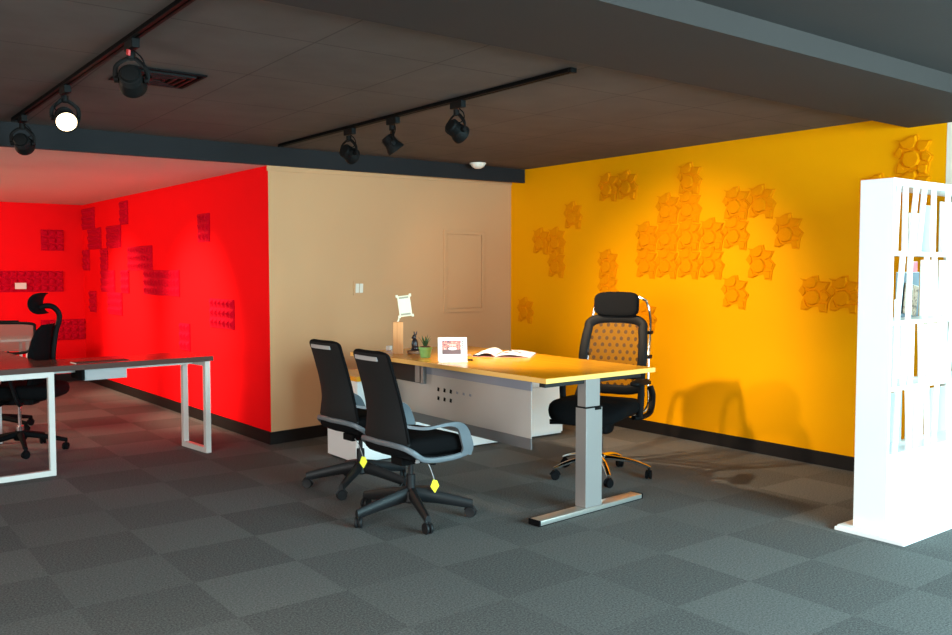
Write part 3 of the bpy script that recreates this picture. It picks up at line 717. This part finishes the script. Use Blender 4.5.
# task chair: tall tapering black back, slate ring frame with loop arms. faces +x
def task_chair(label, loc, rz, base_angs, tx=0):
    o = thing('task_chair', label, 'office chair', loc, rz, 'black and grey task chairs at the desk')
    star_base(o, .352, base_angs, 'basegrey', hubz=.135, thick=.085, cr_=.032)
    B().lathe([(.026, .12), (.026, .25), (.014, .252), (.014, .33)], n=16).obj('gas_lift', 'basegrey', o, True)
    mb = B(); mb.box(-.10, .11, -.055, .055, .315, .36, .008); mb.box(-.03, .06, -.075, .075, .33, .372, .006); mb.obj('tilt_mechanism', 'blackmatt', o)
    lv = B(); lv.tube([(.02, -.05, .335), (.03, -.15, .33), (.03, -.19, .335)], .006, 8); lv.obj('lever', 'black', o, True)
    kn = B(); kn.box(-.02, .005, -.083, -.066, .325, .352, .003); kn.obj('knob', 'lightgrey', o)
    cushion('seat', .50, .47, .115, .435, o, x=.035, e=.5, front_drop=.035)
    # back: shaped sheet with thickness
    prof = [(.385, .12, -.10, .03), (.40, .165, -.145, .035), (.43, .205, -.185, .04), (.47, .212, -.205, .045), (.53, .195, -.212, .05), (.60, .178, -.212, .045), (.70, .170, -.222, .035), (.80, .167, -.240, .025), (.90, .166, -.264, .018), (.945, .165, -.276, .014), (.955, .158, -.278, .014)]
    def backgrid(off, n=14):
        rings = []
        for z, hw, x, cv in prof:
            fr_ = []
            for i in range(n + 1):
                t = -1 + 2 * i / n; fr_.append((t * hw, x + cv * t * t))
            ring = [Vector((xx + off, yy, z)) for yy, xx in fr_] + [Vector((xx - off, yy, z)) for yy, xx in reversed(fr_)]
            rings.append(ring)
        return rings
    b = B(); b.loft(backgrid(.010)); bk = b.obj('backrest', 'backmesh', o, True, 50)
    # rim of the back
    left = [Vector((x + cv, hw, z)) for z, hw, x, cv in prof[3:]]; right = [Vector((x + cv, -hw, z)) for z, hw, x, cv in prof[3:]]
    top = [Vector((prof[-1][2] + prof[-1][3] * t * t, t * prof[-1][1], .958)) for t in (.7, .35, 0, -.35, -.7)]
    rim = B(); rim.tube(left[:-1] + top + right[:-1][::-1], .013, 8, .009, up=(1, 0, 0)); rim.obj('back_rim', 'blackmatt', bk, True)
    st = B(); rr = []
    for i in range(11):
        yy = .148 - .235 * i / 10; t = yy / .166; x = -.271 + .018 * t * t - .012
        rr.append([Vector((x - .003, yy, .915)), Vector((x + .004, yy, .915)), Vector((x + .002, yy, .938)), Vector((x - .005, yy, .938))])
    st.loft(rr); st.obj('label_strip', 'lightgrey', bk)
    # slate ring under the seat and behind the lower back
    for s_ in (1, -1):
        rg = B()
        rg.tube([(-.222, 0, .462), (-.216, s_ * .10, .462), (-.190, s_ * .20, .452), (-.150, s_ * .243, .425), (-.09, s_ * .250, .385), (0, s_ * .252, .372), (.12, s_ * .255, .374), (.20, s_ * .258, .388)], .010, 8, .016, up=(0, 0, 1)); rg.obj('side_frame', 'greyframe', o, True)
        ar = B()
        ar.tube([(.185, s_ * .262, .385), (.215, s_ * .268, .45), (.205, s_ * .272, .53), (.165, s_ * .275, .575), (.10, s_ * .272, .588), (0, s_ * .262, .578), (-.10, s_ * .240, .568), (-.165, s_ * .205, .575)], .030, 12, .008, up=(0, s_ * 1, 0.0001)) if False else None
        # flat strap: build as loft of rectangles
        ar = B(); pth = [(.190, .380, .030), (.200, .42, .030), (.182, .472, .028), (.158, .522, .026), (.118, .555, .024), (.06, .566, .021), (0, .562, .018), (-.07, .553, .015), (-.12, .556, .013), (-.168, .566, .011)]
        ys = [.260, .268, .272, .274, .275, .272, .264, .248, .214, .180]
        rings = []
        for i, (x, z, w_) in enumerate(pth):
            a0 = pth[max(i - 1, 0)]; a1 = pth[min(i + 1, len(pth) - 1)]; d = Vector((a1[0] - a0[0], 0, a1[1] - a0[1])).normalized(); nn = Vector((-d.z, 0, d.x)); c = Vector((x, s_ * ys[i], z)); sv = Vector((0, 1, 0))
            th = (.036, .036, .035, .030, .018, .010, .008, .008, .008, .008)[i]; w_ = (.010, .011, .012, .014, .024, .024, .022, .018, .015, .013)[i]
            if i <= 4: rings.append([c + sv * w_ * .62 + nn * th, c - sv * w_ * .62 + nn * th, c - sv * w_ * .62 - nn * th, c + sv * w_ * .62 - nn * th])
            else: rings.append([c + sv * w_ * .8 + nn * th, c - sv * w_ * .8 + nn * th, c - sv * w_ * .8 - nn * th, c + sv * w_ * .8 - nn * th])
        # smooth by inserting midpoints
        R2 = []
        for i in range(len(rings) - 1):
            for k in range(3):
                t = k / 3; r0, r1 = rings[i], rings[i + 1]; rp = rings[max(i - 1, 0)]; rn_ = rings[min(i + 2, len(rings) - 1)]
                R2.append([.5 * ((2 * p1) + (p2 - p0) * t + (2 * p0 - 5 * p1 + 4 * p2 - p3) * t * t + (3 * p1 - p0 - 3 * p2 + p3) * t ** 3) for p0, p1, p2, p3 in zip(rp, r0, r1, rn_)])
        R2.append(rings[-1])
        ar.loft(R2); ar.obj('armrest', 'greyframe', o, True, 50)
    sh = B()
    rings = []
    for x, hw, z, h in ((-.20, .12, .40, .03), (-.15, .20, .385, .03), (0, .235, .368, .022), (.15, .24, .368, .022), (.22, .20, .375, .02)):
        rings.append([Vector((x, -hw, z)), Vector((x, hw, z)), Vector((x, hw, z + h)), Vector((x, -hw, z + h))])
    sh.loft(rings); sh.obj('seat_pan', 'blackmatt', o)
    tg = B(); tg.prism([(-.028, .0), (0, -.040), (.026, .006), (.014, .040), (-.012, .045)], -.001, .001, mtx=Matrix.Translation((.085 + tx, -.115, .185)) @ Matrix.Scale(.9, 4) @ Matrix.Rotation(radians(-37), 4, 'Z') @ Matrix.Rotation(pi / 2, 4, 'X')); t1 = tg.obj('hang_tag', 'tag', o); t1['label'] = 'yellow hang tag'
    sg = B(); sg.tube([(.04 + tx, -.085, .34), (.06 + tx, -.10, .30), (.082 + tx, -.113, .225)], .0025, 6); sg.obj('tag_string', 'lightgrey', t1, True)
    return o
tc = task_chair('black high backed task chair with grey loop arms, nearest to the camera', (2.70, 4.155, 0), radians(2), (-110, -38, 34, 106, 178))
# second chair, behind the first: its own base angle
task_chair('black high backed task chair with grey loop arms, farther one beside the beige wall', (2.83, 4.95, 0), radians(4), (144, 216, 288, 0, 72), tx=-.14)

# mesh chair with headrest behind the standing desk; faces +x in its own frame
def mesh_chair(label, loc, rz):
    o = thing('mesh_chair', label, 'office chair', loc, rz)
    star_base(o, .345, (-40, 32, 104, 176, 248), 'chrome', hubz=.13, thick=.035, arch=1, cr_=.030, cm='blackmatt')
    B().lathe([(.026, .12), (.026, .27), (.015, .272), (.015, .38)], n=16).obj('gas_lift', 'chrome', o, True)
    mb = B(); mb.box(-.14, .11, -.06, .06, .36, .42, .012); mb.ellipsoid((-.10, 0, .35), .07, .055, .075, .6); mb.obj('tilt_mechanism', 'blackmatt', o, True)
    lv = B(); lv.tube([(.05, -.05, .385), (.10, -.16, .375), (.13, -.22, .375)], .009, 10); lv.tube([(.125, -.205, .375), (.16, -.30, .372)], .018, 12); lv.obj('lever', 'black', o, True)
    cushion('seat', .60, .56, .11, .480, o, x=.07, e=.55, front_drop=.06)
    sp = B(); sp.box(-.20, .18, -.20, .20, .415, .435, .008); sp.obj('seat_pan', 'black', o)
    # back frame loop
    zc0, zc1 = .56, 1.055
    def bx(z): return -.245 - (z - .5) * .16 + .035 * sin(pi * (z - .5) / .55)
    def hw(z): return .175 + .045 * sin(pi * min(1, max(0, (z - .50)) / .60)) ** .8
    zs = [.60, .68, .76, .84, .92, .99, 1.03]
    L1 = [Vector((bx(z) + .03, hw(z), z)) for z in zs]; R1 = [Vector((bx(z) + .03, -hw(z), z)) for z in zs]
    fr_ = B(); fr_.tube(L1 + [Vector((bx(1.055) + .015, .13, 1.058)), Vector((bx(1.06), 0, 1.064)), Vector((bx(1.055) + .015, -.13, 1.058))] + R1[::-1] + [Vector((bx(.575) + .015, -.12, .572)), Vector((bx(.57), 0, .568)), Vector((bx(.575) + .015, .12, .572))], .034, 12, .013, up=(1, 0, 0), closed=True)
    fo = fr_.obj('back_frame', 'black', o, True)
    def sheetgrid(z0, z1, m, name, nz=14, ny=12):
        rings = []
        for k in range(nz + 1):
            z = z0 + (z1 - z0) * k / nz; w_ = hw(z) - .004
            rings.append([Vector((bx(z) + .026 * (t / 1) ** 2, t * w_, z)) for t in [-1 + 2 * i / ny for i in range(ny + 1)]])
        b = B(); b.loft(rings, cap=False, closed=False); return b.obj(name, m, o, True)
    sheetgrid(.70, 1.055, 'mesh_dots', 'back_mesh'); sheetgrid(.575, .655, 'mesh_dots', 'lumbar_mesh')
    lb = B(); lb.tube([Vector((bx(.675) + .03, -.20, .675)), Vector((bx(.675) - .005, 0, .672)), Vector((bx(.675) + .03, .20, .675))], .012, 10, .026, up=(0, 0, 1)); lb.obj('lumbar_bar', 'black', o, True)
    # chrome rods up the back and over to the headrest
    for s_ in (-1, 1):
        r_ = B(); r_.tube([(-.13, s_ * .10, .40), (-.25, s_ * .20, .41), (-.315, s_ * .235, .47), (-.325, s_ * .232, .60), (-.345, s_ * .228, .80), (-.385, s_ * .224, 1.0), (-.405, s_ * .21, 1.11), (-.395, s_ * .185, 1.19), (-.355, s_ * .13, 1.22)], .0095, 8, up=(0, 1, 0)); r_.obj('chrome_rod', 'chrome', o, True)
        for z in (.62, .80, .97):
            c_ = B(); c_.box(-.35 - (z - .6) * .1, -.285 - (z - .6) * .1, s_ * .232 - .012, s_ * .232 + .012, z - .012, z + .012, .004); c_.obj('rod_clip', 'black', o)
        arm = B(); arm.tube([(-.30, s_ * .255, .60), (-.29, s_ * .275, .54), (-.24, s_ * .285, .46), (-.18, s_ * .285, .425), (-.06, s_ * .27, .415), (.0, s_ * .24, .42)], .015, 10, .022, up=(0, 1, 0)); arm.obj('arm_bracket', 'black', o, True)
        ap = B(); ap.tube([(-.02, s_ * .275, .43), (-.02, s_ * .285, .56), (-.02, s_ * .285, .64)], .014, 10, .024, up=(0, 1, 0)); ap.obj('arm_post', 'black', o, True)
        pd = B(); pd.ellipsoid((.0, s_ * .285, .66), .125, .04, .018, .55); pd.obj('arm_pad', 'black', o, True)
    nk = B(); nk.box(-.375, -.345, -.07, .07, 1.05, 1.12, .008); nk.obj('headrest_bracket', 'black', o)
    hr = B(); hr.ellipsoid((-.335, 0, 1.165), .045, .163, .088, .5, 32, 16)
    for v in hr.bm.verts: v.co.x += .035 * (v.co.y / .17) ** 2
    hr.obj('headrest', 'fabric', o, True, 60)
    return o
mesh_chair('black mesh office chair with headrest and chrome legs behind the amber desk', (4.283, 4.23, 0), radians(203))

# black executive chair seen in profile in the red room; faces +x in its own frame
def hook_chair(label, loc, rz):
    o = thing('swivel_chair', label, 'office chair', loc, rz)
    star_base(o, .335, (-98, -26, 46, 118, 190), 'blackmatt', hubz=.135, thick=.05, cm='blackmatt')
    B().lathe([(.028, .13), (.028, .20), (.013, .202), (.013, .40)], n=16).obj('gas_lift', 'chrome', o, True)
    mb = B(); mb.box(-.13, .12, -.07, .07, .37, .425, .012); mb.obj('tilt_mechanism', 'blackmatt', o)
    cushion('seat', .60, .50, .12, .475, o, x=-.035, e=.5, front_drop=.05)
    # sculpted back shell, thick profile
    rings = []
    for z, x, hw_, th in ((.50, -.14, .17, .05), (.58, -.17, .20, .085), (.68, -.175, .215, .10), (.78, -.185, .215, .10), (.88, -.205, .20, .085), (.95, -.225, .17, .06), (.99, -.245, .12, .035)):
        rings.append([Vector((x + th / 2 * cos(a) + .02 * sin(a) ** 2, hw_ * sin(a), z)) for a in [2 * pi * i / 24 for i in range(24)]])
    b = B(); b.loft(rings); b.obj('backrest', 'fabric', o, True, 60)
    sp = B(); sp.tube([(-.08, 0, .40), (-.21, 0, .43), (-.255, 0, .55), (-.26, 0, .75), (-.285, 0, .93), (-.31, 0, 1.01), (-.31, 0, 1.075), (-.265, 0, 1.125), (-.20, 0, 1.130), (-.175, 0, 1.115)], .021, 10, .016, up=(0, 1, 0)); sp.obj('spine', 'black', o, True)
    hr = B(); rings = []
    for t in range(13):
        q_ = -1 + 2 * t / 12; a = q_ * radians(78); cx, cz, R_ = -.212, 1.146, .074
        px = cx + R_ * cos(a); pz = cz + R_ * 1.06 * sin(a) + .004; th = .026 * (1 - .85 * abs(q_) ** 2.2) + .002; w_ = .135 * (1 - .2 * q_ * q_)
        rings.append([Vector((px + cos(a) * th * cos(g_), w_ * sin(g_), pz + sin(a) * th * cos(g_))) for g_ in [2 * pi * i / 18 for i in range(18)]])
    hr.loft(rings); hr.obj('headrest', 'fabric', o, True, 60)
    for s_ in (-1, 1):
        a_ = B(); a_.tube([(-.10, s_ * .20, .40), (-.10, s_ * .27, .42), (-.06, s_ * .28, .56), (-.05, s_ * .28, .62)], .014, 10, .022, up=(0, 1, 0)); a_.obj('arm_post', 'black', o, True)
        pd = B(); pd.ellipsoid((0, s_ * .28, .635), .12, .04, .016, .55); pd.obj('arm_pad', 'black', o, True)
    lv = B(); lv.tube([(.05, .05, .40), (.06, .20, .39), (.06, .25, .385)], .010, 8); lv.obj('lever', 'black', o, True)
    return o
hook_chair('black swivel chair seen side on with a hooked headrest, by the dark desk', (1.29, 7.53, 0), radians(148))

def low_mesh_chair(label, loc, rz):
    o = thing('mesh_back_chair', label, 'office chair', loc, rz)
    star_base(o, .32, (0, 72, 144, 216, 288), 'blackmatt', hubz=.12, thick=.05, cm='blackmatt')
    B().lathe([(.026, .12), (.026, .25), (.014, .252), (.014, .40)], n=16).obj('gas_lift', 'black', o, True)
    cushion('seat', .48, .48, .09, .455, o, x=.02)
    fr_ = B(); fr_.tube([(-.23, .22, .925), (-.235, .245, .88), (-.215, .24, .74), (-.215, .19, .675), (-.225, 0, .655), (-.215, -.19, .675), (-.215, -.24, .74), (-.235, -.245, .88), (-.23, -.22, .925), (-.245, 0, .93)], .013, 8, .016, up=(1, 0, 0), closed=True); fo = fr_.obj('back_frame', 'black', o, True)
    rings = [[Vector((-.228, t * .235, z)) for t in (-1, -.5, 0, .5, 1)] for z in (.675, .74, .82, .92)]
    b = B(); b.loft(rings, cap=False, closed=False); b.obj('back_mesh', 'mesh_plain', o)
    tp = B(); tp.box(-.26, -.23, -.10, .10, .93, .955, .006); tp.obj('top_grip', 'blackmatt', o)
    sp = B(); sp.tube([(-.05, 0, .40), (-.25, 0, .42), (-.26, 0, .60), (-.24, 0, .67)], .02, 8, .012, up=(0, 1, 0)); sp.obj('spine', 'black', o, True)
    return o
low_mesh_chair('low backed chair with a sheer grey mesh back at the far left edge', (1.30, 8.66, 0), radians(236))

# ------------------------------------------------------------------ dark L-shaped desk with white frames
ld = thing('corner_desk', 'dark walnut L-shaped desk on white rectangular loop legs', 'desk', (1.324, 6.51, 0), radians(3.5))
zt = .752
B().prism([(-2.2, -.03), (1.14, -.03), (1.14, .46), (.02, .46), (.02, 1.55), (-2.2, 1.55)], zt - .022, zt, .002).obj('desktop', 'darktop', ld)
B().prism([(-2.202, -.032), (1.142, -.032), (1.142, .462), (.022, .462), (.022, 1.552), (-2.202, 1.552)], zt - .038, zt - .0015, .001).obj('edge_band', 'darkedge', ld)
def loop_leg(pts_a, pts_b, w, par, nm='loop_leg'):
    """rectangular closed frame between two floor points"""
    a = Vector(pts_a); c = Vector(pts_b); d = (c - a); L_ = d.length; d.normalize(); n = Vector((-d.y, d.x)); t = w
    b = B()
    def bar(u0, u1, z0, z1):
        P = [a + d * u0 - n * t / 2, a + d * u1 - n * t / 2, a + d * u1 + n * t / 2, a + d * u0 + n * t / 2]
        b.prism([(q.x, q.y) for q in P], z0, z1, .0015)
    zz = zt - .038
    bar(0, t, 0, zz); bar(L_ - t, L_, 0, zz); bar(t, L_ - t, 0, t); bar(t, L_ - t, zz - t, zz)
    return b.obj(nm, 'whitemetal', par)
loop_leg((-1.9, 0), (.005, 0), .038, ld)
loop_leg((-1.9, 1.48), (.0, 1.48), .042, ld)
loop_leg((1.112, .01), (1.085, .42), .042, ld)
b = B(); b.box(.05, 1.10, .20, .24, zt - .076, zt - .038, .002); b.obj('cross_beam', 'whitemetal', ld)
tr2 = B().box(.225, .52, .06, .30, zt - .125, zt - .038, .002).obj('cable_tray', 'lightgrey', ld)
B().box(.205, .226, .05, .30, zt - .12, zt - .038, .001).obj('tray_end', 'blackmatt', tr2)
B().box(.212, .225, .058, .06, zt - .11, zt - .05).obj('tray_lip', 'blackmatt', tr2)
B().box(.17, .54, .05, .17, zt, zt + .003, .001).obj('cable_flap', 'darkedge', ld)
B().box(.163, .17, .05, .17, zt, zt + .004).obj('flap_edge', 'whitemetal', ld)
o = thing('drawer_pedestal', 'white drawer pedestal under the dark desk at the left photo edge', 'drawer unit', (.62, 7.25, 0), radians(3.5))
B().box(-.21, .21, -.25, .25, .03, .60, .003).obj('body', 'white', o)
for k in range(3): B().box(-.205, .205, -.268, -.25, .05 + k * .182, .225 + k * .182, .002).obj('drawer', 'white', o)
for sx in (-1, 1):
    for sy in (-1, 1): caster(o, sx * .17, sy * .2, 0, .013, 'blackmatt')
o = thing('side_table', 'white side table in front of the far red wall behind the chairs', 'table', (2.15, 11.3, 0))
B().box(-.60, .15, -.25, .25, .60, .63, .002).obj('tabletop', 'white', o)
for sx in (-.57, -.15):
    for sy in (-.2, .2): B().box(sx - .015, sx + .015, sy - .015, sy + .015, 0, .60).obj('leg', 'whitemetal', o)

# ------------------------------------------------------------------ white shelf unit with slanted slats
sx0, sx1, sy0, sy1 = 4.45, 5.66, 2.31, 2.49
sh = thing('bookshelf', 'tall white open bookshelf with slanted slats on a wide white base', 'bookshelf', (0, 0, 0))
b = B(); b.box(4.395, 5.70, 2.185, 2.565, .0, .020, .004); b.box(4.405, 5.69, 2.195, 2.555, .019, .030, .004); b.obj('base_plate', 'shelfwhite', sh)
B().box(sx0, sx0 + .018, sy0, sy1, .030, 1.878, .002).obj('side_panel', 'shelfwhite', sh)
B().box(sx1 - .035, sx1, sy0, sy1, .030, 1.878, .002).obj('side_panel', 'shelfwhite', sh)
B().box(sx0 + .018, sx1 - .035, sy0, sy1, 1.840, 1.878, .002).obj('top_panel', 'shelfwhite', sh)
levels = [1.492, 1.130, .782, .43]
for z in levels: B().box(sx0 + .018, sx1 - .035, sy0 + .002, sy1, z - .011, z + .011, .0015).obj('shelf_board', 'shelfwhite', sh)
B().box(sx0 + .018, sx1 - .035, sy1 - .02, sy1 - .002, .03, .419, .001).obj('lower_panel', 'shelfwhite', sh)
B().box(sx0 + .018, sx1 - .035, sy0, sy0 + .02, .03, .419, .001).obj('lower_panel', 'shelfwhite', sh)
rows_ = [(1.503, 1.840), (1.141, 1.481), (.793, 1.119), (.441, .771)]
SL = [[(.02, -.0), (.097, .10), (.212, .16), (.30, .247), (.405, .41), (.57, .55), (.70, .74), (.83, .80), (.97, 1.0)],
      [(.085, .04), (.165, .155), (.345, .34), (.43, .47), (.60, .56), (.72, .75), (.86, .84), (1.0, 1.03)],
      [(.03, .02), (.105, .115), (.20, .19), (.29, .32), (.40, .39), (.52, .55), (.66, .62), (.80, .83), (.95, .92)],
      [(.07, .05), (.17, .20), (.27, .26), (.38, .40), (.50, .48), (.64, .66), (.80, .78), (.95, .97)]]
for (z0, z1), sl in zip(rows_, SL):
    for u1, u0 in sl:
        xt, xb = sx0 + .05 + u1, sx0 + .05 + u0; w_ = .020
        b = B(); P_ = [(xb - w_, z0), (xb + w_, z0), (xt + w_, z1), (xt - w_, z1)]
        b.prism([(p[0], -p[1]) for p in P_][::-1], 0, .012, mtx=Matrix(((1, 0, 0, 0), (0, 0, 1, sy0 + .008), (0, -1, 0, 0), (0, 0, 0, 1))))
        b.obj('slanted_slat', 'shelfwhite', sh)

def book(x, y, z, w, h, t, tilt, lean, m, label, name='magazine', rz=0):
    o = thing(name, label, 'magazine', (x, y, z), rz)
    T = Matrix.Rotation(radians(tilt), 4, 'Y') @ Matrix.Rotation(radians(lean), 4, 'X')
    b = B(); tbox(b, T, -w / 2, w / 2, -t / 2, t / 2, 0, h, .001); b.obj('cover', m, o)
    b = B(); tbox(b, T, -w / 2 + .003, w / 2 + .001, -t / 2 + .001, t / 2 - .001, .002, h + .0015); b.obj('pages', 'paper', o)
    return o
yb = 2.475
Y1, Y2, Y3 = 2.480, 2.470, 2.455
book(4.742, Y1, 1.142, .075, .31, .004, 0, 0, 'olive', 'olive coloured brochure at the left end of the second shelf')
book(4.935, Y2, 1.142, .26, .25, .004, 0, 0, 'slate', 'slate blue brochure standing on the second shelf of the white bookshelf')
book(4.93, Y3, 1.156, .15, .17, .004, 9, 0, 'pic_brown', 'brown patterned booklet leaning on the slate blue brochure')
book(5.005, Y1, 1.142, .11, .31, .004, 0, 0, 'rose', 'rose red folder rising behind the slate blue brochure')
book(4.79, Y3, 1.142, .05, .10, .004, 0, 0, 'paper', 'short white leaflet in front of the olive brochure')
book(5.18, Y2, 1.142, .20, .32, .006, 0, 0, 'paper', 'white folder right of the rose red folder on the second shelf')
book(5.42, Y2, 1.142, .24, .32, .006, 0, 0, 'paper', 'large white folder at the right end of the second shelf')
book(4.76, Y2, 1.504, .11, .10, .006, 0, 0, 'paper', 'short white booklet at the left of the top shelf')
book(4.99, Y2, 1.504, .12, .22, .004, 0, 0, 'paper', 'narrow white folder on the top shelf')
book(5.16, Y2, 1.504, .17, .27, .004, 0, 0, 'pale_grey_card', 'pale grey printed card on the top shelf')
book(5.40, Y2, 1.504, .22, .30, .006, 0, 0, 'paper', 'wide white folder at the right of the top shelf')
book(4.725, Y2, .794, .07, .30, .006, 0, 0, 'paper', 'slim white booklet at the left of the third shelf')
book(4.93, Y2, .794, .19, .31, .006, 0, 0, 'paper', 'white folder in the middle of the third shelf')
book(5.25, Y2, .794, .34, .30, .006, 0, 0, 'paper', 'extra wide white folder on the third shelf')
book(4.80, Y2, .442, .20, .28, .006, 0, 0, 'pale_grey_card', 'pale grey card at the left of the lowest open shelf')
book(5.05, Y2, .442, .20, .29, .006, 0, 0, 'paper', 'white folder in the middle of the lowest open shelf')
book(5.35, Y2, .442, .24, .27, .006, 0, 0, 'pale_grey_card', 'pale grey card at the right of the lowest open shelf')
